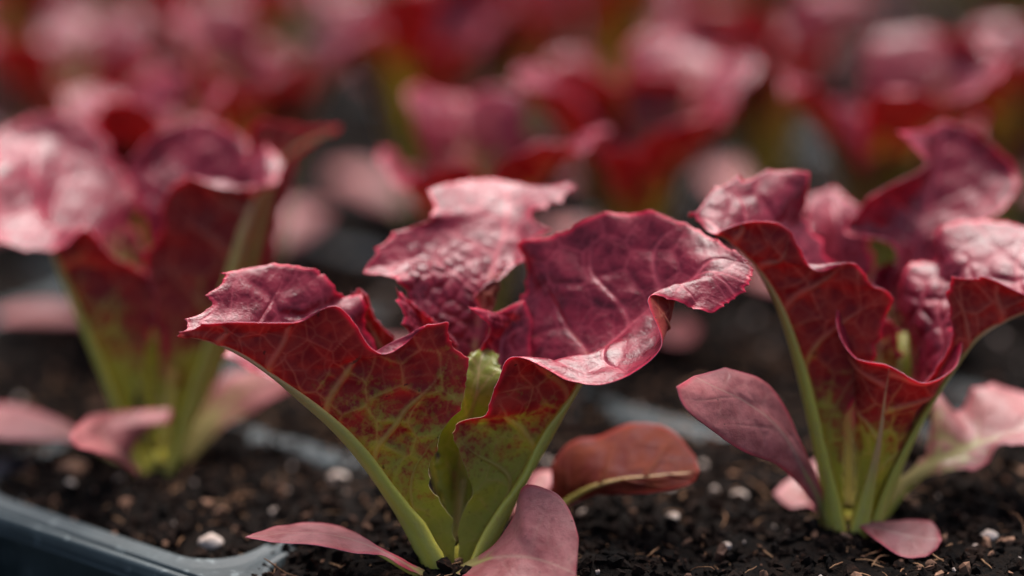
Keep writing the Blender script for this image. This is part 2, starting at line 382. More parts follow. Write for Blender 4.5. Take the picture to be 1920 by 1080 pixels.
def tray():
    quads = []; cos = []
    def ring_add(rings):
        base = sum(len(c) for c in cos); m = len(rings[0])
        cos.append(np.concatenate(rings))
        for k in range(len(rings) - 1):
            for i in range(m):
                j = (i + 1) % m
                quads.append([base + k * m + i, base + k * m + j, base + (k + 1) * m + j, base + (k + 1) * m + i])
    na0, na1, nb1 = -9, 16, 17
    def rr(w, h, r, n=8):
        pts = []
        for cx, cy, a0 in ((w - r, h - r, 0), (-w + r, h - r, 90), (-w + r, -h + r, 180), (w - r, -h + r, 270)):
            for i in range(n):
                a = math.radians(a0 + 90 * i / (n - 1)); pts.append((cx + r * math.cos(a), cy + r * math.sin(a)))
        return pts
    for ka in range(na0, na1):
        for kb in range(0, nb1):
            ca, cb = A0 + PA * (ka + .5), B0 + PB * (kb + .5)
            w, h = PA / 2, PB / 2
            rings = []
            # a narrow gap-free square edge, then rounded lip and sloping cell wall
            for (iw, r, z) in ((0.0, .02, .0), (.06, .9, .0), (.26, 1.05, .03), (.34, 1.05, .0), (.40, 1.0, -.12), (.75, .9, -2.5), (1.1, .8, -4.2), (2.0, .5, -4.25)):
                rings.append(np.array([AB(ca + x, cb + y, z + .12) for x, y in rr(w - iw, h - iw, r)]))
            ring_add(rings)
    # outer rim profile swept round the tray
    a0, a1, b0, b1 = A0 + PA * na0, A0 + PA * na1, B0, B0 + PB * nb1
    def rect(o, z): return np.array([AB(a0 - o, b0 - o, z), AB(a1 + o, b0 - o, z), AB(a1 + o, b1 + o, z), AB(a0 - o, b1 + o, z)])
    prof = [(0, .12), (.16, .12), (.22, .02), (.34, .0), (.42, .10), (.48, .18), (.66, .18), (.72, .12), (.78, 0.0), (.80, -.13), (.84, -.18), (.80, -.20), (-1.6, -.26), (-3.4, -5.0)]
    rings = []
    for o_, z in prof:
        o_ *= .66
        rings.append(rect(o_, z))
    ring_add(rings)
    me = raw_mesh('seed_tray', np.concatenate(cos), np.array(quads), [M_TRAY], smooth=False)
    for p in me.polygons: pass
    o = link('seed_tray', me)
    bv = o.modifiers.new('bevel', 'BEVEL'); bv.width = .0004; bv.segments = 2; bv.limit_method = 'ANGLE'; bv.angle_limit = math.radians(35)
    return tag(o, 'blue grey plastic cell tray with a ridged rim holding the dark soil', 'seed tray')
tray()

def soil_height(a, b):
    z = -.10 + .16 * vnoise(a, b, 3, .35) + .10 * vnoise(a, b, 4, 1.1) + .07 * vnoise(a, b, 5, 3.1) + .04 * vnoise(a, b, 6, 8.0)
    # sinks towards each cell's wall, heaps up in the middle of the cell
    fa = np.abs(((a - A0) / PA) % 1 - .5) * 2; fb = np.abs(((b - B0) / PB) % 1 - .5) * 2
    z = z + .22 - .20 * np.maximum(fa, fb) ** 4
    # spilled soil hides most of the walls in the middle of the tray, not by the front rim on the left
    spill = np.clip((vnoise(a, b, 8, .22) + .75) * 1.3, 0, 1) * np.clip((b - B0 - .5) / 1.8, 0, 1)
    spill = np.maximum(spill, np.clip((b - 43) / 5, 0, 1) * .95)
    spill = np.maximum(spill, np.clip((a + 29.9) / .7, 0, 1) * np.clip((-15 - a) / 3, 0, 1) * np.clip((b - B0 - 1.0) / .9, 0, 1) * np.clip((42 - b) / 6, 0, 1) * .85)
    z = z - .05 + .09 * np.clip((a + 27) / 2, 0, 1) + .16 * np.exp(-((a + 28.3) / .9) ** 2) * np.clip((b - B0 - 1.2) / .9, 0, 1)
    z = z + .25 * spill - .22 * np.clip(1 - (b - B0) / 1.6, 0, 1) * (a < -28)
    return z

def soil():
    aa = np.concatenate([np.arange(-80, -40, .5), np.arange(-40, -12, .09), np.arange(-12, 66, .5)])
    bb = np.concatenate([np.arange(B0 + .12, 48, .09), np.arange(48, 128, .5)])
    Ag, Bg = np.meshgrid(aa, bb)
    # keep the sheet inside the front wall
    z = soil_height(Ag, Bg)
    co = Ag[..., None] * E1 + Bg[..., None] * E2 + z[..., None] * np.array([0, 0, 1.0])
    nv, nu = Ag.shape; idx = np.arange(nv * nu).reshape(nv, nu)
    q = np.stack([idx[:-1, :-1], idx[:-1, 1:], idx[1:, 1:], idx[1:, :-1]], -1).reshape(-1, 4)
    tag(link('soil', raw_mesh('soil', co.reshape(-1, 3), q, [M_SOIL])), 'dark peaty potting soil filling the tray', kind='structure')
soil()

def scatter(name, mat, n, sz, region, seed, flat=1.0, label='', cat='', lift=.3, pts=None, power=2.0, verts=None):
    rs = np.random.RandomState(seed)
    # rough blob template: subdivided octahedron
    v = [(1,0,0),(-1,0,0),(0,1,0),(0,-1,0),(0,0,1),(0,0,-1)]
    f = [(0,2,4),(2,1,4),(1,3,4),(3,0,4),(2,0,5),(1,2,5),(3,1,5),(0,3,5)]
    v = [np.array(x, float) for x in v]; cache = {}
    def midp(i, j):
        k = (min(i, j), max(i, j))
        if k not in cache: p = v[i] + v[j]; v.append(p / np.linalg.norm(p)); cache[k] = len(v) - 1
        return cache[k]
    for _ in range(1 if n > 800 else 2):
        nf = []
        for a, b, c in f:
            ab, bc, ca = midp(a, b), midp(b, c), midp(c, a); nf += [(a, ab, ca), (ab, b, bc), (ca, bc, c), (ab, bc, ca)]
        f = nf
    T = np.array(v); F = np.array(f); cos = []; fs = []
    for i in range(n):
        if pts is not None: a, b, s = pts[i]
        else:
            a = rs.uniform(region[0], region[1]); b = rs.uniform(region[2], region[3]); s = sz[0] + (sz[1] - sz[0]) * rs.rand() ** power
            if b < B0 + .45: b = B0 + .45 + rs.rand() * .3
        sc3 = s * np.array([.7 + rs.rand() * .7, .7 + rs.rand() * .7, (.6 + rs.rand() * .5) * flat])
        M = np.linalg.qr(rs.randn(3, 3))[0]
        t = T * (1 + .28 * rs.randn(len(T), 1) * (.6 if len(T) > 20 else 1)) * sc3
        t = t @ M.T
        z = soil_height(np.array(a), np.array(b)) + s * lift
        cos.append(t + AB(a, b, float(z))); fs.append(F + i * len(T))
    o = link(name, raw_mesh(name, np.concatenate(cos), np.concatenate(fs), [mat], smooth=n <= 800))
    return tag(o, label, None, None, 'stuff')
scatter('soil_crumbs', M_CRUMB, 14000, (.025, .15), (-40, -12, B0, 46), 1, 1, 'loose dark crumbs of peat covering the soil', power=2.5)
scatter('soil_clods', M_CRUMB, 3500, (.08, .35), (-60, 20, 42, 90), 2, 1, 'coarse dark clods on the soil of the rows behind')
scatter('bark_chips', M_BARK, 1500, (.02, .15), (-40, -12, B0, 48), 3, .6, 'small brown bark chips strewn over the soil', power=2.5, lift=.6)
scatter('perlite', M_PERL, 240, (.03, .12), (-40, -12, B0 + .3, 50), 4, .9, 'pale perlite grains scattered in the soil', power=2.2, lift=.6)

def fibres(n, seed):
    rs = np.random.RandomState(seed); cos = []; qs = []; base = 0; K, m = 7, 5
    for i in range(n):
        a = rs.uniform(-38, -14); b = rs.uniform(B0 + .3, 46); z = float(soil_height(np.array(a), np.array(b)))
        L = rs.uniform(.15, .9) ; r = rs.uniform(.008, .022); th = rs.uniform(0, 2 * np.pi); cv = rs.uniform(-1.5, 1.5); el = rs.uniform(-.1, .5)
        p = AB(a, b, z + .03); pts = [p]
        for k in range(K - 1):
            th += cv / K + rs.randn() * .12; el += rs.randn() * .15 - .08
            p = p + np.array([math.cos(th) * math.cos(el), math.sin(th) * math.cos(el), math.sin(el)]) * L / K; pts.append(p)
        pts = np.array(pts); tg = np.gradient(pts, axis=0); tg /= np.linalg.norm(tg, axis=1, keepdims=True)
        x = np.cross(tg, [0, 0, 1.0]); x /= np.linalg.norm(x, axis=1, keepdims=True) + 1e-9; y = np.cross(tg, x)
        an = np.linspace(0, 2 * np.pi, m, endpoint=False); rr_ = r * np.sin(np.linspace(.5, 2.7, K))
        ring = pts[:, None] + x[:, None] * (np.cos(an)[None] * rr_[:, None])[..., None] + y[:, None] * (np.sin(an)[None] * rr_[:, None])[..., None]
        ii = np.arange(K * m).reshape(K, m) + base; jj = np.roll(ii, -1, 1)
        qs.append(np.stack([ii[:-1], ii[1:], jj[1:], jj[:-1]], -1).reshape(-1, 4)); cos.append(ring.reshape(-1, 3)); base += K * m
    tag(link('wood_fibres', raw_mesh('wood_fibres', np.concatenate(cos), np.concatenate(qs), [M_FIBRE])), 'thin curled brown wood fibres lying on the soil', kind='stuff')
fibres(1300, 5)

def ground_at(px, py, z=0.0):
    v = (py - 540) / 4500; d = (CH - z) / (math.sin(TH) + v * math.cos(TH))
    return P(px, py, d)
def grain(px, py, r, label, sq=.8, mat=None):
    w = ground_at(px, py, .05); a = float(w @ E1); b = float(w @ E2)
    z = float(soil_height(np.array(a), np.array(b)))
    rs = np.random.RandomState(int(px)); n, m = 18, 24
    th = np.linspace(0, np.pi, n)[:, None]; ph = np.linspace(0, 2 * np.pi, m, endpoint=False)[None]
    R = r * (1 + .10 * np.sin(3 * ph + rs.rand() * 6) * np.sin(th) + .07 * np.cos(4 * th + ph * 2 + rs.rand() * 6) * np.sin(th) + .05 * np.sin(7 * ph + 5 * th) * np.sin(th))
    X = np.stack([R * np.sin(th) * np.cos(ph) * 1.15, R * np.sin(th) * np.sin(ph), R * np.cos(th) * np.ones_like(ph) * sq], -1)
    ii = np.arange(n * m).reshape(n, m); jj = np.roll(ii, -1, 1)
    q = np.stack([ii[:-1], ii[1:], jj[1:], jj[:-1]], -1).reshape(-1, 4)
    c = AB(a, b, z + r * .3)
    o = link('perlite_grain', raw_mesh('perlite_grain', X.reshape(-1, 3), q, [mat or M_PERL]), None, c)
    tag(o, label, 'perlite grain', 'larger pale grains lying on the soil')
grain(395, 1022, .20, 'largest round white grain, on the soil just inside the tray rim')
grain(137, 897, .27, 'tan oblong grain on the soil at far left above the tray rim', .55, M_BARK)
grain(633, 912, .17, 'blurred white grain on the soil between the left and the centre seedling')
grain(1262, 995, .12, 'upright white grain on the soil right of the centre seedling')
grain(1250, 945, .13, 'pale round grain on the soil under the brown oval leaf')
grain(1362, 1045, .09, 'small white grain near the bottom edge between centre and right seedling')
grain(1850, 1040, .15, 'tan grain in the lower right corner of the soil', .8)
grain(1385, 950, .14, 'blurred tan grain left of the right seedling', .7)
grain(515, 960, .09, 'tiny white grain above the tip of the flat pink leaf')

# ------------------------------------------------------------------ the seedling in front
def stem(root, o, r=.30, h=.55):
    K, m = 8, 20; z = np.linspace(-.5, h, K); a = np.linspace(0, 2 * np.pi, m, endpoint=False)
    rad = r * np.array([.75, .8, .88, 1.0, 1.05, 1.0, .85, .5])
    ring = np.stack([rad[:, None] * np.cos(a) * (1 + .08 * np.sin(3 * a)), rad[:, None] * np.sin(a), z[:, None] * np.ones(m)], -1)
    ii = np.arange(K * m).reshape(K, m); jj = np.roll(ii, -1, 1)
    q = np.stack([ii[:-1], jj[:-1], jj[1:], ii[1:]], -1).reshape(-1, 4)
    link('stem', raw_mesh('stem', ring.reshape(-1, 3) + np.array([0, .12, 0]), q, [M_MID], None, dict(tt=np.full(K * m, .1), stripe=np.zeros(K * m))), root)
G1 = 'red lettuce seedlings growing in the tray'
def seedling(base, label):
    o = tag(empty('lettuce_seedling', base), label, 'lettuce seedling', G1); stem(o, base); return o

def T(px, py, d): return (px, py, d)
O = ground_at(845, 1075); main = seedling(O, 'sharp red lettuce seedling in the front centre with a wide funnel of toothed leaves')
# left leaf, boat shaped, underside towards us
A = rows5([
 (T(832,1078,45.3), T(836,1080,45.0), T(856,1078,44.9)),
 (T(800,990,45.5), T(788,985,44.8), T(850,972,44.6), (0,0,0, 0,0,.05)),
 (T(765,900,45.9), T(738,915,44.5), T(808,898,44.2), (-10,0,0, 0,0,.1)),
 (T(745,800,46.3), T(690,852,44.2), T(845,800,43.8), (-10,10,0, 0,0,.15)),
 (T(735,700,46.6), T(635,795,43.9), T(893,712,43.4), (-20,20,0, 0,0,.15)),
 (T(700,625,46.7), T(572,745,43.7), T(832,592,43.1), (-20,25,0, 0,10,.15)),
 (T(694,555,46.6), T(508,696,43.5), T(722,664,42.9), (-20,30,0, 0,0,.15)),
 (T(648,545,46.4), T(450,660,43.3), T(636,574,42.8), (-20,30,0, 0,8,.1)),
 (T(608,508,46.1), T(402,640,43.2), T(560,602,42.8), (-20,20,0, 0,5,.1)),
 (T(530,490,45.7), T(362,630,43.1), T(455,603,42.8), (-20,20,0, 0,3,.05)),
 (T(415,508,45.0), T(320,629,43.0), T(352,606,42.8), (-5,8,0, 0,0,0)),
])
def nearer(X, k, d0=44.6):
    w = (X - CAM); d = w @ FWD; nd = d0 + (d - d0) * k
    return CAM + w * (nd / d)[..., None]
def lean(X, k, z0):
    w = (X - CAM); d = w @ FWD; nd = d + k * np.maximum(0, X[..., 2] - z0)
    return CAM + w * (nd / d)[..., None]
A = nearer(A, .5, 44.2)
build_leaf(main, O, A, 11, True, 290, 330, green=(.10,.80), gedge=.02, blister=.045, tooth=.26, toothlen=.7, ruffle=.02, rib=(.27,.03), cell=.70, tr=[(0,.15),(.2,.35),(.32,.6),(.38,1.1),(.5,1.0),(.56,.15),(1,.12)], tl=[(0,.3),(.4,.5),(.6,.9),(.8,.7),(1,.4)],
           label='left leaf seen from its veined underside with a crimson upper rim')
# right leaf, a wide scoop
D = rows5([
 (T(868,1075,45.3), T(872,1075,45.1), T(862,1075,44.9)),
 (T(905,960,45.7), T(925,972,45.2), T(858,990,44.9)),
 (T(930,860,46.2), T(978,885,45.2), T(886,922,44.6), (0,0,0, 0,0,.1)),
 (T(940,810,46.5), T(1003,842,45.2), T(856,860,44.4), (0,0,0, 0,0,.1)),
 (T(950,760,46.8), T(1028,800,45.1), T(848,800,44.3), (0,0,0, 0,0,.0)),
 (T(940,670,47.2), T(1068,735,45.0), T(905,775,43.9), (0,10,0, 0,10,-.1)),
 (T(955,590,47.4), T(1105,680,45.2), T(932,715,43.6), (-15,10,.1, -15,0,-.2)),
 (T(985,520,47.5), T(1150,640,45.4), T(965,668,43.5), (-25,5,.2, 0,22,-.3)),
 (T(972,452,47.4), T(1195,600,45.5), T(1075,718,43.0), (-30,0,.3, 10,20,-.1)),
 (T(1045,435,47.3), T(1230,570,45.5), T(1165,712,42.9), (-25,0,.3, 25,10,0)),
 (T(1120,398,47.1), T(1258,548,45.4), T(1240,650,43.0), (-15,0,.3, 5,10,0)),
 (T(1208,388,46.8), T(1290,530,45.2), T(1213,560,43.7), (-5,0,.25, 5,-5,.1)),
 (T(1306,424,46.2), T(1335,510,44.9), T(1275,572,44.0), (0,0,.15, 0,0,.1)),
 (T(1404,484,45.2), T(1412,535,44.6), T(1332,592,44.1), (8,0,0, 0,5,0)),
])
D = nearer(D, .5, 44.3)
build_leaf(main, O, D, 23, False, 310, 350, green=(.18,.64), gedge=.05, blister=.04, tooth=.18, toothlen=.55, ruffle=.02, rib=(.22,.04), cell=.80, tr=[(0,.2),(.15,.35),(.3,.9),(.42,.25),(.8,.2),(.9,.6),(1,.6)], tl=[(0,.5),(.5,.8),(1,.6)],
           label='right leaf opening like a scoop, upper side showing, rim rolled outwards', ribend=.96)
# rear leaf, upper side towards us
Bc = rows5([
 (T(846,1060,45.6), T(852,1060,45.7), T(858,1060,45.6)),
 (T(842,900,46.2), T(864,900,46.4), T(882,900,46.2)),
 (T(835,750,46.5), T(880,750,46.8), T(918,750,46.4)),
 (T(808,650,46.2), T(890,655,46.9), T(925,655,46.3), (0,0,.25, 0,0,.1)),
 (T(752,590,45.9), T(900,590,47.0), T(905,600,46.2), (0,0,.3, 22,-10,.2)),
 (T(742,528,45.9), T(914,535,47.1), T(872,572,45.9), (-10,-10,.3, 45,-35,.3)),
 (T(674,502,46.3), T(932,475,47.6), T(975,500,46.9), (10,-8,.3, 10,-5,.25)),
 (T(738,432,46.9), T(946,430,48.0), T(1040,442,47.3), (0,5,.25, -10,0,.2)),
 (T(800,405,47.3), T(950,392,48.4), T(1012,402,47.8), (0,0,.2, 8,-4,.2)),
 (T(785,368,47.7), T(950,362,48.8), T(1080,368,48.1), (-5,0,.15, 0,-2,.1)),
 (T(805,352,48.2), T(925,334,49.2), T(1084,337,48.5), (0,-6,.1, 0,12,.1)),
])
Bc = lean(nearer(Bc, .6, 44.6), .22, 4.6)
build_leaf(main, O, Bc, 37, False, 260, 300, green=(.1,.62), blister=.13, tooth=.17, ruffle=.03, rib=(.16,.045), cell=.30, midw=.09, smoothtip=1.0, toothlen=.55,
           label='rear leaf facing us, heavily blistered and shiny')
# inner leaves
I1 = rows5([(T(838,1070,45.2),T(852,1070,45.3),T(868,1070,45.2)), (T(838,980,45.4),T(862,980,45.5),T(890,980,45.4)), (T(812,900,45.5),T(858,900,45.7),T(908,900,45.5)),
            (T(812,815,45.2),T(872,812,45.4),T(935,812,45.2)), (T(846,735,44.7),T(892,740,44.9),T(950,730,44.7)),
            (T(858,690,44.7),T(900,680,45.0),T(950,690,44.8)), (T(878,662,44.9),T(910,650,45.3),T(940,662,45.0))])
build_leaf(main, O, I1, 41, False, 120, 150, green=(.8,1.5), greenness=.2, blister=.15, tooth=.22, toothlen=.45, rib=(.12,.03), cell=.45, label='small bright green leaf in the heart of the plant')
I2 = rows5([(T(860,1050,45.4),T(868,1050,45.5),T(876,1050,45.4)), (T(880,850,45.4),T(905,850,45.5),T(930,850,45.4)),
            (T(885,720,45.2),T(935,720,45.4),T(990,720,45.3)), (T(898,650,45.1),T(940,640,45.5),T(1000,640,45.4)),
            (T(915,615,44.9),T(958,600,45.5),T(1000,600,45.5)), (T(872,572,44.6),T(930,585,45.2),T(985,560,45.6))])
build_leaf(main, O, I2, 43, False, 90, 110, green=(.3,.7), blister=.12, tooth=.10, rib=(.10,.03), cell=.4, label='small dark inner leaf')
I5 = rows5([(T(846,1050,45.5),T(852,1050,45.6),T(858,1050,45.5)), (T(800,880,45.6),T(812,880,45.8),T(826,875,45.6)),
            (T(730,760,45.6),T(760,750,45.8),T(800,735,45.6)), (T(668,650,45.4),T(708,640,45.8),T(752,640,45.5)),
            (T(655,590,45.4),T(685,590,45.7),T(712,600,45.4)), (T(652,548,45.4),T(675,538,45.6),T(692,552,45.4))])
build_leaf(main, O, I5, 45, True, 120, 150, green=(.3,.8), blister=.06, tooth=.24, toothlen=.34, frill=.12, rib=(.08,.02), cell=.4, label='small spiky crimson leaf behind the left leaf')
I6 = rows5([(T(852,1050,45.5),T(858,1050,45.6),T(864,1050,45.5)), (T(835,880,45.6),T(850,880,45.7),T(865,880,45.6)),
            (T(790,740,45.3),T(830,740,45.6),T(862,740,45.4)), (T(762,640,45.0),T(815,650,45.6),T(862,650,45.3)),
            (T(742,575,44.9),T(790,600,45.5),T(835,615,45.3)), (T(735,530,44.9),T(752,548,45.2),T(775,572,45.3))])
build_leaf(main, O, I6, 46, False, 120, 150, green=(.4,.95), blister=.09, tooth=.22, toothlen=.36, frill=.12, rib=(.08,.02), cell=.34, label='narrow toothed olive leaf left of the heart')
I3 = rows5([(T(830,1060,45.6),T(834,1060,45.7),T(838,1060,45.6)), (T(760,930,46.3),T(765,925,46.4),T(775,915,46.5)),
            (T(640,790,46.6),T(665,775,46.8),T(700,760,46.9)), (T(560,735,46.6),T(590,715,46.9),T(620,690,47.0)),
            (T(485,702,46.5),T(510,690,46.8),T(540,660,47.0)), (T(415,668,46.4),T(420,650,46.6),T(440,640,46.8))])
build_leaf(main, O, I3, 47, False, 90, 110, green=(.2,.5), blister=.04, tooth=.07, rib=(.10,.03), label='narrow pink leaf peeping out below the left leaf')
# low smooth leaves
F = rows5([(T(815,1088,44.4),T(813,1083,44.5),T(816,1077,44.6)), (T(756,1064,43.7),T(758,1057,43.8),T(760,1050,43.9)),
           (T(715,1042,43.7),T(716,1034,43.8),T(716,1027,43.9)), (T(662,1036,43.8),T(665,1014,44.3),T(662,996,44.9)),
           (T(600,1022,43.6),T(600,1002,44.2),T(600,979,44.9)), (T(530,1018,43.8),T(530,1001,44.2),T(530,984,44.7)),
           (T(490,1013,44.0),T(490,1006,44.2),T(490,995,44.5)), (T(462,1009,44.2),T(460,1007,44.2),T(464,1005,44.2))])
build_leaf(main, O, F, 51, False, 100, 130, green=(.05,.3), blister=.012, tooth=.015, ruffle=.02, veins=False, name='seed_leaf', rib=(.12,.02), label='flat smooth pink lower leaf pointing left', midw=.03)
Gl = rows5([(T(888,1050,45.3),T(892,1054,45.3),T(896,1058,45.3)), (T(985,985,45.9),T(990,990,45.9),T(996,995,45.9)),
            (T(1030,932,46.2),T(1048,950,46.2),T(1062,952,46.1)), (T(1036,868,46.4),T(1088,924,46.1),T(1112,930,46.0)),
            (T(1072,826,46.6),T(1125,908,45.9),T(1150,928,45.8)), (T(1125,816,46.7),T(1170,898,45.8),T(1200,927,45.6)),
            (T(1190,793,46.8),T(1220,893,45.7),T(1245,922,45.5)), (T(1258,806,46.6),T(1268,889,45.7),T(1285,912,45.5)),
            (T(1303,855,46.1),T(1312,884,45.7),T(1304,902,45.6))])
build_leaf(main, O, Gl, 53, True, 120, 150, green=(.05,.3), blister=.012, tooth=.012, ruffle=.03, veins=False, name='seed_leaf', rib=(.075,.02), label='smooth oval brown red lower leaf pointing right', greenness=.10, undermat=M_BROWN)
H = rows5([(T(862,1062,44.5),T(866,1066,44.4),T(850,1074,44.2)), (T(925,1022,44.3),T(915,1050,44.0),T(880,1085,43.7)),
           (T(962,968,44.3),T(960,1044,43.7),T(930,1098,43.3)), (T(982,912,44.3),T(1000,1048,43.5),T(990,1108,43.1), (-4,10,-.1,0,0,0)),
           (T(1030,918,44.1),T(1035,1058,43.3),T(1040,1112,43.0)), (T(1062,945,43.9),T(1058,1068,43.2),T(1060,1112,43.0)),
           (T(1082,1000,43.6),T(1078,1076,43.2),T(1076,1108,43.0)), (T(1078,1050,43.4),T(1076,1072,43.25),T(1074,1095,43.1))])
build_leaf(main, O, H, 57, False, 130, 150, green=(.05,.35), blister=.012, tooth=.02, ruffle=.02, veins=False, name='seed_leaf', rib=(.08,.02), label='folded dusky pink lower leaf in front', midw=.05)
H2 = rows5([(T(900,1040,45.6),T(903,1042,45.6),T(906,1044,45.6)), (T(950,960,46.2),T(955,962,46.2),T(960,965,46.2)),
            (T(985,915,46.7),T(1000,920,46.6),T(1015,935,46.4)), (T(1000,888,47.0),T(1020,890,46.9),T(1035,905,46.7)), (T(1020,880,47.2),T(1035,882,47.1),T(1045,890,47.0))])
build_leaf(main, O, H2, 59, False, 60, 60, green=(.0,.2), blister=.01, tooth=.02, veins=False, name='seed_leaf', rib=(.06,.02), label='small pink leaf behind the folded one')

# ------------------------------------------------------------------ the seedling on the right
O = ground_at(1590, 1005); right = seedling(O, 'red lettuce seedling on the right, its tallest leaf touching the right edge')
R1 = rows5([
 (T(1572,1008,46.8), T(1580,1010,46.6), T(1592,1008,46.5)),
 (T(1560,900,46.9), T(1562,900,46.4), T(1584,892,46.2)),
 (T(1555,800,47.1), T(1538,800,46.2), T(1590,795,45.9)),
 (T(1560,700,47.4), T(1514,705,46.1), T(1632,700,45.7)),
 (T(1570,620,47.6), T(1492,635,46.0), T(1660,630,45.5)),
 (T(1580,540,47.8), T(1470,580,45.9), T(1680,556,45.4)),
 (T(1555,470,47.8), T(1448,535,45.8), T(1640,532,45.3)),
 (T(1512,400,47.8), T(1422,498,45.7), T(1600,492,45.3), (-5,0,0, 0,8,0)),
 (T(1515,325,47.6), T(1396,470,45.6), T(1530,507,45.2), (-10,0,0, 0,0,0)),
 (T(1450,315,47.3), T(1368,448,45.5), T(1480,430,45.2), (-10,0,0, 0,0,0)),
 (T(1365,335,46.8), T(1350,440,45.4), T(1415,414,45.2), (-20,0,0, 0,0,0)),
 (T(1287,400,46.2), T(1335,438,45.3), T(1350,434,45.2), (-10,5,0, 0,0,0)),
])
R1 = nearer(R1, .65, 45.0)
build_leaf(right, O, R1, 61, True, 170, 200, green=(.15,.75), blister=.05, tooth=.18, toothlen=.6, tr=[(0,.8),(.5,.8),(.62,.3),(1,.3)], ruffle=.03, rib=(.24,.03), cell=.8, label='left leaf seen from its dark red underside')
R2 = np.array([[P(*p) for p in r] for r in [
 [(1590,1005,46.5),(1594,1006,46.4),(1600,1006,46.3),(1606,1007,46.3),(1612,1006,46.3),(1618,1005,46.4),(1624,1003,46.5)],
 [(1604,920,46.3),(1608,920,46.1),(1616,920,46.0),(1628,920,45.9),(1636,920,46.0),(1645,920,46.1),(1652,918,46.3)],
 [(1606,850,46.2),(1612,850,45.9),(1628,850,45.7),(1645,850,45.5),(1662,850,45.6),(1680,850,45.8),(1690,846,46.2)],
 [(1606,770,46.3),(1606,770,45.8),(1628,775,45.4),(1656,780,45.2),(1688,785,45.3),(1712,780,45.6),(1724,765,46.2)],
 [(1612,690,46.5),(1600,710,45.8),(1620,722,45.2),(1662,732,44.9),(1712,745,44.9),(1752,735,45.4),(1762,690,46.3)],
 [(1618,610,46.6),(1592,655,45.8),(1612,684,45.0),(1668,700,44.7),(1728,725,44.7),(1778,700,45.2),(1778,620,46.3)],
 [(1592,545,46.2),(1567,600,45.4),(1600,668,44.8),(1668,684,44.5),(1735,718,44.5),(1797,680,45.0),(1803,610,46.0)],
]])
R2 = nearer(R2, .65, 45.0)
build_leaf(right, O, R2, 67, True, 150, 180, green=(.35,1.0), blister=.05, tooth=.05, ruffle=.02, rib=(.18,.012), ribexp=3.2, ttk=1.7, cell=.6, label='front leaf curled like a cup')
R3 = rows5([
 (T(1632,1003,46.8), T(1625,1003,46.6), T(1615,1003,46.5)),
 (T(1685,880,47.0), T(1664,900,46.3), T(1652,890,46.0)),
 (T(1705,760,47.4), T(1704,812,46.1), T(1670,800,45.9)),
 (T(1700,640,47.7), T(1748,735,45.9), T(1722,730,45.6)),
 (T(1690,505,47.8), T(1795,668,45.8), T(1780,640,45.4), (-5,10,0,0,0,0)),
 (T(1748,478,47.9), T(1830,628,45.7), T(1775,580,45.3), (0,0,0,0,0,0)),
 (T(1755,432,48.0), T(1875,600,45.7), T(1772,522,45.2)),
 (T(1800,412,48.1), T(1925,580,45.7), T(1838,516,45.2)),
 (T(1900,415,48.0), T(1975,565,45.7), T(1918,552,45.2)),
 (T(2010,440,47.6), T(2020,555,45.8), T(1990,570,45.4)),
])
R3 = nearer(R3, .65, 45.0)
build_leaf(right, O, R3, 71, False, 150, 170, green=(.1,.5), blister=.05, tooth=.13, ruffle=.04, rib=(.20,.04), cell=.5, label='right leaf with a blistered inner side and crimson underside')
R4 = rows5([
 (T(1600,1000,47.0), T(1606,1000,47.0), T(1612,1000,47.0)),
 (T(1630,850,47.3), T(1642,850,47.4), T(1655,850,47.3)),
 (T(1640,700,47.5), T(1672,700,47.7), T(1705,700,47.5)),
 (T(1650,580,47.6), T(1694,580,48.1), T(1740,580,47.8)),
 (T(1672,470,47.4), T(1714,485,48.5), T(1775,500,48.1), (0,0,.2, 0,0,.1)),
 (T(1588,436,47.5), T(1726,440,48.6), T(1800,450,48.2), (10,5,.3, 0,0,.1)),
 (T(1596,405,47.6), T(1736,400,48.8), T(1870,402,48.3), (10,5,.3, 0,5,.2)),
 (T(1634,362,47.6), T(1746,360,48.9), T(1908,360,48.6), (10,5,.4, 0,0,.2)),
 (T(1730,318,47.9), T(1756,318,49.0), T(1912,325,48.8), (-5,0,.2, 0,0,.2)),
 (T(1724,290,48.0), T(1764,275,49.1), T(1885,288,48.9), (-3,0,.2, 0,-2,.2)),
 (T(1682,246,47.9), T(1768,225,49.2), T(1835,248,49.1), (12,6,.3, 0,-2,.1)),
])
R4 = lean(R4, .10, 5.0)
build_leaf(right, O, R4, 73, False, 150, 180, green=(.1,.5), blister=.05, tooth=.06, ruffle=.03, rib=(.16,.05), cell=.7, label='tallest rear leaf with a pale sheen', midw=.09)
R6 = rows5([(T(1590,990,47.2),T(1596,990,47.2),T(1602,990,47.2)), (T(1570,780,47.8),T(1590,780,47.9),T(1610,780,47.8)),
            (T(1540,620,48.2),T(1580,620,48.4),T(1620,620,48.2)), (T(1515,500,48.4),T(1575,500,48.8),T(1640,500,48.4)),
            (T(1508,420,48.6),T(1570,420,49.0),T(1632,430,48.6)), (T(1512,365,48.8),T(1565,352,49.2),T(1618,395,48.8))])
R6 = lean(R6, .7, 5.2)
build_leaf(right, O, R6, 77, False, 90, 110, green=(.1,.6), blister=.07, tooth=.08, rib=(.12,.04), cell=.5, label='pale pink leaf at the back between the two tall ones')
R5 = rows5([(T(1606,1000,46.7),T(1612,1000,46.8),T(1618,1000,46.7)), (T(1630,850,46.7),T(1655,850,46.8),T(1680,850,46.7)),
            (T(1630,740,46.6),T(1680,740,46.9),T(1735,740,46.7)), (T(1640,670,46.6),T(1690,665,47.0),T(1745,660,46.8)), (T(1655,630,46.7),T(1695,622,47.3),T(1735,612,46.9))])
build_leaf(right, O, R5, 79, False, 90, 100, green=(.9,1.6), greenness=.35, blister=.10, tooth=.07, rib=(.10,.03), cell=.42, label='small bright green leaf in the heart of the plant')
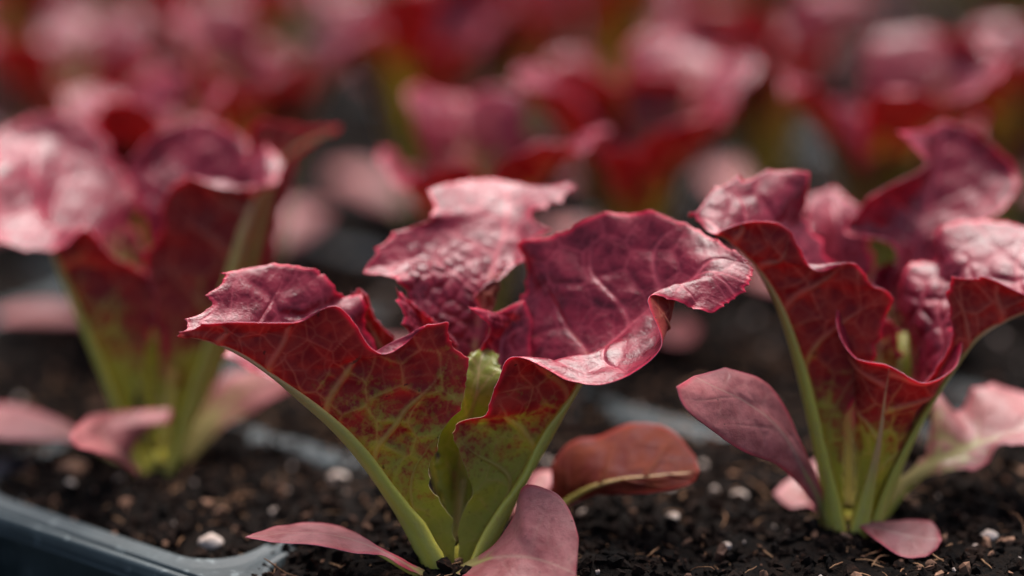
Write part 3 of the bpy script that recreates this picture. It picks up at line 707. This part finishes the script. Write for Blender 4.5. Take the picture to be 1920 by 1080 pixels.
R5b = rows5([(T(1606,1000,46.9),T(1612,1000,47.0),T(1618,1000,46.9)), (T(1620,800,47.2),T(1650,800,47.3),T(1690,800,47.2)),
            (T(1610,640,47.2),T(1670,640,47.6),T(1730,640,47.3)), (T(1615,560,47.3),T(1670,555,47.8),T(1735,560,47.4)), (T(1640,500,47.6),T(1672,490,48.0),T(1710,520,47.7))])
R5c = rows5([(T(1606,1000,46.6),T(1611,1000,46.7),T(1616,1000,46.6)), (T(1600,850,46.4),T(1622,850,46.6),T(1645,850,46.4)),
            (T(1600,720,46.3),T(1645,720,46.6),T(1690,715,46.4)), (T(1608,640,46.2),T(1650,640,46.6),T(1700,650,46.3)), (T(1600,575,46.3),T(1640,590,46.7),T(1690,600,46.3))])
build_leaf(right, O, R5c, 82, False, 100, 120, green=(.6,1.1), blister=.09, tooth=.20, toothlen=.34, frill=.12, rib=(.08,.02), cell=.34, label='crinkled inner leaf with a crimson rim')
build_leaf(right, O, R5b, 80, False, 90, 100, green=(.5,1.0), blister=.10, tooth=.09, rib=(.10,.03), cell=.42, label='young olive and pink inner leaf')
R7 = rows5([(T(1548,1008,46.5),T(1556,1008,46.5),T(1562,1006,46.6)), (T(1522,942,45.8),T(1536,940,45.9),T(1548,935,46.0)),
            (T(1462,876,45.0),T(1502,872,45.3),T(1526,880,45.6)), (T(1390,845,44.3),T(1462,806,44.9),T(1502,830,45.3)),
            (T(1325,800,43.7),T(1402,756,44.5),T(1474,766,45.1)), (T(1284,765,43.4),T(1345,728,44.1),T(1430,712,44.9)),
            (T(1268,725,43.4),T(1300,705,44.0),T(1360,689,44.6))])
build_leaf(right, O, R7, 83, False, 110, 130, green=(.05,.4), blister=.015, tooth=.012, ruffle=.02, veins=False, name='seed_leaf', rib=(.10,.03), label='smooth pink spoon shaped lower leaf pointing left', midw=.06)
R8 = rows5([(T(1622,985,46.7),T(1630,992,46.6),T(1638,997,46.5)), (T(1672,908,46.6),T(1684,918,46.5),T(1694,928,46.4)),
            (T(1735,840,46.8),T(1745,870,46.5),T(1755,893,46.3)), (T(1752,738,47.4),T(1790,850,46.6),T(1795,888,46.2), (0,-10,0,0,0,0)),
            (T(1795,770,47.5),T(1838,832,46.7),T(1850,878,46.2)), (T(1835,714,47.8),T(1885,815,46.8),T(1872,838,46.3)),
            (T(1915,735,47.9),T(1945,800,46.9),T(1945,835,46.4)), (T(1990,770,47.8),T(2010,785,47.0),T(2010,810,46.6))])
build_leaf(right, O, R8, 87, False, 130, 150, green=(.25,.8), blister=.015, tooth=.10, ruffle=.02, rib=(.16,.04), cell=.8, label='olive pink lobed lower leaf pointing right', midw=.10, topmat=M_SEED)
R9 = rows5([(T(1600,975,45.9),T(1603,978,45.8),T(1606,982,45.7)), (T(1655,978,45.8),T(1648,993,45.3),T(1645,1016,44.9)),
            (T(1705,976,45.9),T(1700,1006,45.2),T(1690,1044,44.7)), (T(1742,976,45.8),T(1743,1010,45.1),T(1732,1045,44.7)),
            (T(1760,995,45.5),T(1766,1012,45.1),T(1757,1030,44.9))])
build_leaf(right, O, R9, 89, False, 90, 100, green=(.0,.15), blister=.012, tooth=.012, ruffle=.02, veins=False, name='seed_leaf', rib=(.06,.02), label='small flat pink leaf lying in front', midw=.03)
R10 = rows5([(T(1560,985,47.0),T(1565,985,47.0),T(1570,985,47.0)), (T(1520,950,47.3),T(1530,945,47.5),T(1560,930,47.7)),
            (T(1480,952,47.3),T(1505,925,47.6),T(1552,880,48.0)), (T(1450,925,47.5),T(1470,905,47.8),T(1530,862,48.2))])
build_leaf(right, O, R10, 91, False, 70, 70, green=(.0,.1), blister=.012, tooth=.012, veins=False, name='seed_leaf', rib=(.06,.02), label='small pale pink leaf behind the stem')

# ------------------------------------------------------------------ the seedling on the left
O = ground_at(290, 893); left = seedling(O, 'soft focus red lettuce seedling at left, spreading leaves cut by the left edge')
LA = rows5([
 (T(272,893,49.8), T(280,895,49.5), T(292,893,49.4)),
 (T(250,780,50.0), T(242,790,49.4), T(262,785,49.1)),
 (T(240,660,50.3), T(203,690,49.2), T(266,690,48.9)),
 (T(245,560,50.6), T(160,595,49.1), T(302,600,48.8)),
 (T(255,470,50.9), T(122,505,49.2), T(285,515,48.7)),
 (T(262,390,51.1), T(108,470,49.3), T(215,480,48.5)),
 (T(240,320,51.3), T(95,430,49.6), T(166,428,48.5)),
 (T(200,255,51.4), T(78,385,49.8), T(100,474,48.2), (0,0,.2,0,5,0)),
 (T(150,212,51.4), T(55,340,49.9), T(0,458,48.2), (0,0,.3,-10,10,0)),
 (T(60,218,51.2), T(20,310,49.8), T(-60,400,48.5), (0,0,.3,-10,0,0)),
 (T(-30,260,50.6), T(-20,300,49.8), T(-60,340,49.1)),
])
build_leaf(left, O, LA, 101, True, 110, 130, green=(.2,.75), blister=.02, tooth=.16, ruffle=.04, rib=(.26,.05), cell=.8, label='left leaf with its pale inner side and crimson rim')
LB = rows5([
 (T(318,893,49.8), T(308,895,49.5), T(298,893,49.4)),
 (T(350,780,50.0), T(336,785,49.4), T(318,785,49.1)),
 (T(400,660,50.3), T(376,675,49.2), T(316,690,48.9)),
 (T(435,570,50.4), T(408,580,49.1), T(280,600,48.8)),
 (T(468,480,50.5), T(434,490,49.1), T(262,490,48.8)),
 (T(480,400,50.5), T(452,430,49.1), T(290,442,48.7)),
 (T(472,340,50.5), T(465,395,49.2), T(300,375,48.6)),
 (T(475,290,50.4), T(478,370,49.3), T(345,326,48.6)),
 (T(500,268,50.2), T(498,350,49.3), T(410,350,48.5)),
 (T(536,312,49.7), T(520,340,49.4), T(470,358,48.8)),
])
build_leaf(left, O, LB, 103, False, 110, 130, green=(.2,.8), blister=.06, tooth=.16, ruffle=.04, rib=(.26,.05), cell=.8, label='right leaf with a dark red underside')
LC = rows5([(T(292,890,50.2),T(298,890,50.3),T(304,890,50.2)), (T(300,700,51),T(325,700,51.1),T(350,700,51)),
            (T(280,520,51.2),T(335,520,51.5),T(400,520,51.2)), (T(262,400,51.1),T(350,400,51.8),T(470,410,51.2),(0,0,.2,0,0,.2)),
            (T(236,312,51.0),T(362,300,52.1),T(484,320,51.2),(0,0,.4,0,0,.3)), (T(295,240,51.6),T(375,215,52.4),T(458,252,51.7))])
LC = nearer(lean(LC, .4, 5.0), .6, 49.5)
build_leaf(left, O, LC, 107, False, 90, 110, green=(.1,.6), blister=.08, tooth=.10, ruffle=.06, rib=(.16,.05), cell=.8, label='rear leaf with a whitish sheen')
LD = rows5([(T(300,890,50.4),T(306,890,50.5),T(312,890,50.4)), (T(380,700,51.2),T(400,700,51.4),T(420,700,51.2)),
            (T(440,520,51.8),T(465,520,52.0),T(500,520,51.8)), (T(465,380,52.0),T(500,370,52.0),T(545,360,52.2)),
            (T(470,235,51.8),T(525,300,51.8),T(560,300,52.2),(0,-10,0,0,0,0)), (T(560,232,51.6),T(585,262,51.7),T(590,270,52.0)), (T(640,234,51.6),T(638,240,51.7),T(634,246,51.9))])
LD = nearer(LD, .4, 49.4)
build_leaf(left, O, LD, 109, True, 90, 110, green=(.1,.6), blister=.05, tooth=.08, ruffle=.06, rib=(.14,.04), cell=.8, label='crimson leaf reaching out to the right')
LE = rows5([(T(272,895,49.7),T(270,890,49.8),T(272,886,49.9)), (T(200,855,49.5),T(200,848,49.8),T(200,842,50.0)), (T(130,828,49.4),T(130,812,49.8),T(130,795,50.2)),
            (T(60,824,49.2),T(60,795,49.9),T(60,768,50.7)), (T(0,820,49.2),T(0,790,50),T(0,760,50.8)), (T(-60,800,49.6),T(-65,788,50),T(-60,775,50.4))])
build_leaf(left, O, LE, 111, False, 70, 80, green=(.1,.6), blister=.012, tooth=.012, veins=False, name='seed_leaf', rib=(.10,.03), label='flat salmon pink lower leaf at the edge of the picture')
LF = rows5([(T(280,910,48.9),T(284,908,49.0),T(288,905,49.1)), (T(236,874,48.3),T(240,868,48.4),T(246,863,48.5)),
            (T(190,852,47.3),T(218,842,48.0),T(262,826,48.6)), (T(145,840,46.9),T(190,818,47.9),T(290,800,48.7)),
            (T(132,815,47.0),T(195,796,48.1),T(318,790,48.9)), (T(165,778,48.3),T(230,770,48.7),T(322,766,49.2))])
build_leaf(left, O, LF, 113, False, 80, 90, green=(.0,.2), greenness=.0, blister=.012, tooth=.012, veins=False, name='seed_leaf', rib=(.08,.03), label='oval pink lower leaf in front of the stem')
LG = rows5([(T(314,892,49.7),T(318,894,49.6),T(324,896,49.5)), (T(340,845,50),T(348,852,49.9),T(362,862,49.7)),
            (T(375,765,50.4),T(392,785,50.2),T(425,800,49.8)), (T(425,705,50.8),T(462,725,50.4),T(505,752,50)), (T(500,690,51),T(545,692,50.6),T(590,705,50.3)), (T(590,670,51),T(600,680,50.8),T(610,690,50.6))])
build_leaf(left, O, LG, 117, False, 90, 100, green=(.2,.8), blister=.015, tooth=.03, topmat=M_SEED, rib=(.14,.05), label='pale broad lower leaf leaning right')
LH = rows5([(T(330,892,50.0),T(332,895,49.9),T(336,898,49.8)), (T(370,850,50.6),T(375,858,50.4),T(380,868,50.2)),
            (T(420,835,51),T(425,846,50.7),T(430,858,50.3)), (T(470,838,51),T(474,848,50.8),T(470,858,50.6))])
build_leaf(left, O, LH, 119, True, 60, 60, green=(.0,.2), blister=.012, tooth=.012, veins=False, name='seed_leaf', rib=(.08,.03), label='low brown leaf to the right of the stem')

LI = rows5([(T(286,890,49.8),T(292,890,49.9),T(298,890,49.8)), (T(250,700,49.8),T(275,700,50.0),T(305,700,49.8)),
            (T(200,540,49.8),T(235,540,50.2),T(285,540,49.9)), (T(175,455,49.9),T(222,445,50.5),T(270,455,50.1)), (T(188,425,50.2),T(222,415,50.7),T(252,428,50.3))])
build_leaf(left, O, LI, 121, False, 80, 90, green=(.6,1.1), blister=.08, tooth=.12, rib=(.10,.03), label='young pale leaf in the heart of the plant')

# ------------------------------------------------------------------ generic seedlings for the rows behind
def generic_leaf(root, az, H, Rr, W, curl, seed, low=False):
    rs = np.random.RandomState(seed); R, C = 12, 9; out = np.zeros((R, C, 3))
    er = np.array([math.cos(az), math.sin(az), 0]); et = np.array([-math.sin(az), math.cos(az), 0]); ez = np.array([0, 0, 1.0])
    ph = rs.rand(4) * 6.28
    for i in range(R):
        v = i / (R - 1)
        r = Rr * (v ** 1.5) + .1; z = H * (v - curl * v ** 3.2) ; 
        sl = np.array([Rr * 1.5 * max(v, .05) ** .5, H * (1 - curl * 3.2 * v ** 2.2)]); sl /= np.linalg.norm(sl)
        Nv = -er * sl[1] + ez * sl[0]        # upper side: inwards and up
        w = W * (.10 + .90 * max(0, (v - .22) / .78) ** 1.0 * (1 if v < .78 else 1 - .55 * ((v - .78) / .22) ** 2)) if not low else W * max(.07, math.sin(math.pi * min(1, max(0, (v - .35) / .68))) ** .6)
        for j in range(C):
            u = (j / (C - 1) - .5) * 2
            p = er * r + ez * z + et * (w * u)
            fold = w * (.55 if not low else .15) * abs(u) ** 1.3
            rf = (0 if low else w * .28) * abs(u) ** 2 * math.sin(6.5 * v * (1.2 if u > 0 else .9) + (ph[0] if u > 0 else ph[1])) * min(1, v * 1.6)
            roll = (0 if low else -.5) * w * max(0, abs(u) - .6) * max(0, v - .3)
            out[i, j] = p + Nv * (fold + rf + roll) + ez * (0 if low else .25 * w * max(0, v - .8) * math.sin(7 * u + ph[2]))
    kw = dict(green=(.32, 1.05), blister=.08, tooth=.12, ruffle=.10, rib=(.22, .05), cell=.8)
    if low: kw = dict(green=(.1, .4), blister=.012, tooth=.012, ruffle=.03, rib=(.10, .03), veins=False, name='seed_leaf')
    # columns run so that the inward side is the upper side
    return build_leaf(root, (0, 0, 0), out[:, ::-1], seed, False, 54, 64, **kw)

def generic(seed, n):
    root = empty('lettuce_seedling', (0, 0, 0)); rs = np.random.RandomState(seed); a0 = rs.rand() * 6.28
    for i in range(n):
        az = a0 + i * 2.4 + rs.randn() * .15; k = i / max(1, n - 1)
        generic_leaf(root, az, 7.9 - 2.4 * k + rs.rand() * .8, 2.9 - 1.5 * k + rs.rand() * .5, 2.0 - .8 * k + rs.rand() * .3, .20 + rs.rand() * .12, seed * 100 + i)
    stem(root, None)
    for i in range(2):
        generic_leaf(root, a0 + 1.2 + i * 3.0, 1.2, 3.2, .75, .3, seed * 100 + 50 + i, True)
    return root
protos = [generic(3, 6), generic(5, 6), generic(8, 5), generic(13, 6)]
used = [False] * len(protos)
def kids(o): return [c for c in bpy.data.objects if c.parent == o]
def copy_tree(o):
    c = o.copy(); sc.collection.objects.link(c)
    for ch in kids(o):
        d = ch.copy(); sc.collection.objects.link(d); d.parent = c
        for g in kids(ch):
            e = g.copy(); sc.collection.objects.link(e); e.parent = d
    return c
def place(kind, x, y, rz, label, s=1.0, group='blurred red lettuce seedlings in the rows behind'):
    o = protos[kind] if not used[kind] else copy_tree(protos[kind])
    used[kind] = True
    o.location = (x * S, y * S, 0.0); o.rotation_euler = (0, 0, rz); o.scale = (s, s, s)
    tag(o, label, 'lettuce seedling', group)
    return o
rnd = random.Random(4)
LAB = {
 (-1, 1): 'blurred red seedling directly behind the gap between left and centre seedlings',
 (-1, 2): 'blurred seedling with a pink cap above the right leaf of the centre seedling',
 (-2, 1): 'blurred seedling standing right behind the left one',
}
SKIP = {(-2, 0), (0, 0), (-1, 0), (1, 1), (0, 1), (0, 2), (1, 0), (2, 0), (2, 1)}
JIT = {(-1, 1): (1.2, 3.4, 4.2, 1, .95), (-1, 2): (2.6, 2.0, 2.2, 3, .98), (1, 2): (2.2, 2.2, 1.0, 0, 1.0)}
ORD = ['first', 'second', 'third', 'fourth', 'fifth', 'sixth', 'seventh', 'eighth', 'ninth', 'tenth', 'eleventh', 'twelfth', 'thirteenth', 'fourteenth', 'fifteenth', 'sixteenth', 'seventeenth', 'eighteenth']
rows_bg = {}
for m in range(0, 16):
    for k in range(-9, 12):
        if (k, m) in SKIP or (m == 0 and k > 0): continue
        jx, jy = rnd.uniform(-.7, .7), rnd.uniform(-.6, .6); rz = rnd.uniform(0, 6.28); kind = rnd.randrange(4); s = rnd.uniform(.9, 1.15); drop = rnd.random()
        if (k, m) in JIT: jx, jy, rz, kind, s = JIT[(k, m)]
        elif m > 3 and drop < .24: continue
        w = AB(-25.1 + PA * k + jx, 32.6 + PB * m + jy); x, y = w[0], w[1]
        d = y * math.cos(TH) + (CH - 4) * math.sin(TH)
        if d < 44: continue
        px = 960 + x / d * 4500
        vb = (CH * math.cos(TH) - y * math.sin(TH)) / (y * math.cos(TH) + CH * math.sin(TH)) * 4500 + 540
        mar = 3.6 / d * 4500
        if px < -mar or px > 1920 + mar or vb < -560: continue
        rows_bg.setdefault(m, []).append((px, kind, x, y, rz, s, k))
for m, L in rows_bg.items():
    for n, (px, kind, x, y, rz, s, k) in enumerate(sorted(L)):
        lab = LAB.get((k, m)) or 'blurred red seedling, %s from the left in the %s row behind' % (ORD[n], ORD[m - 1] if m else 'front')
        place(kind, x, y, rz, lab, s)
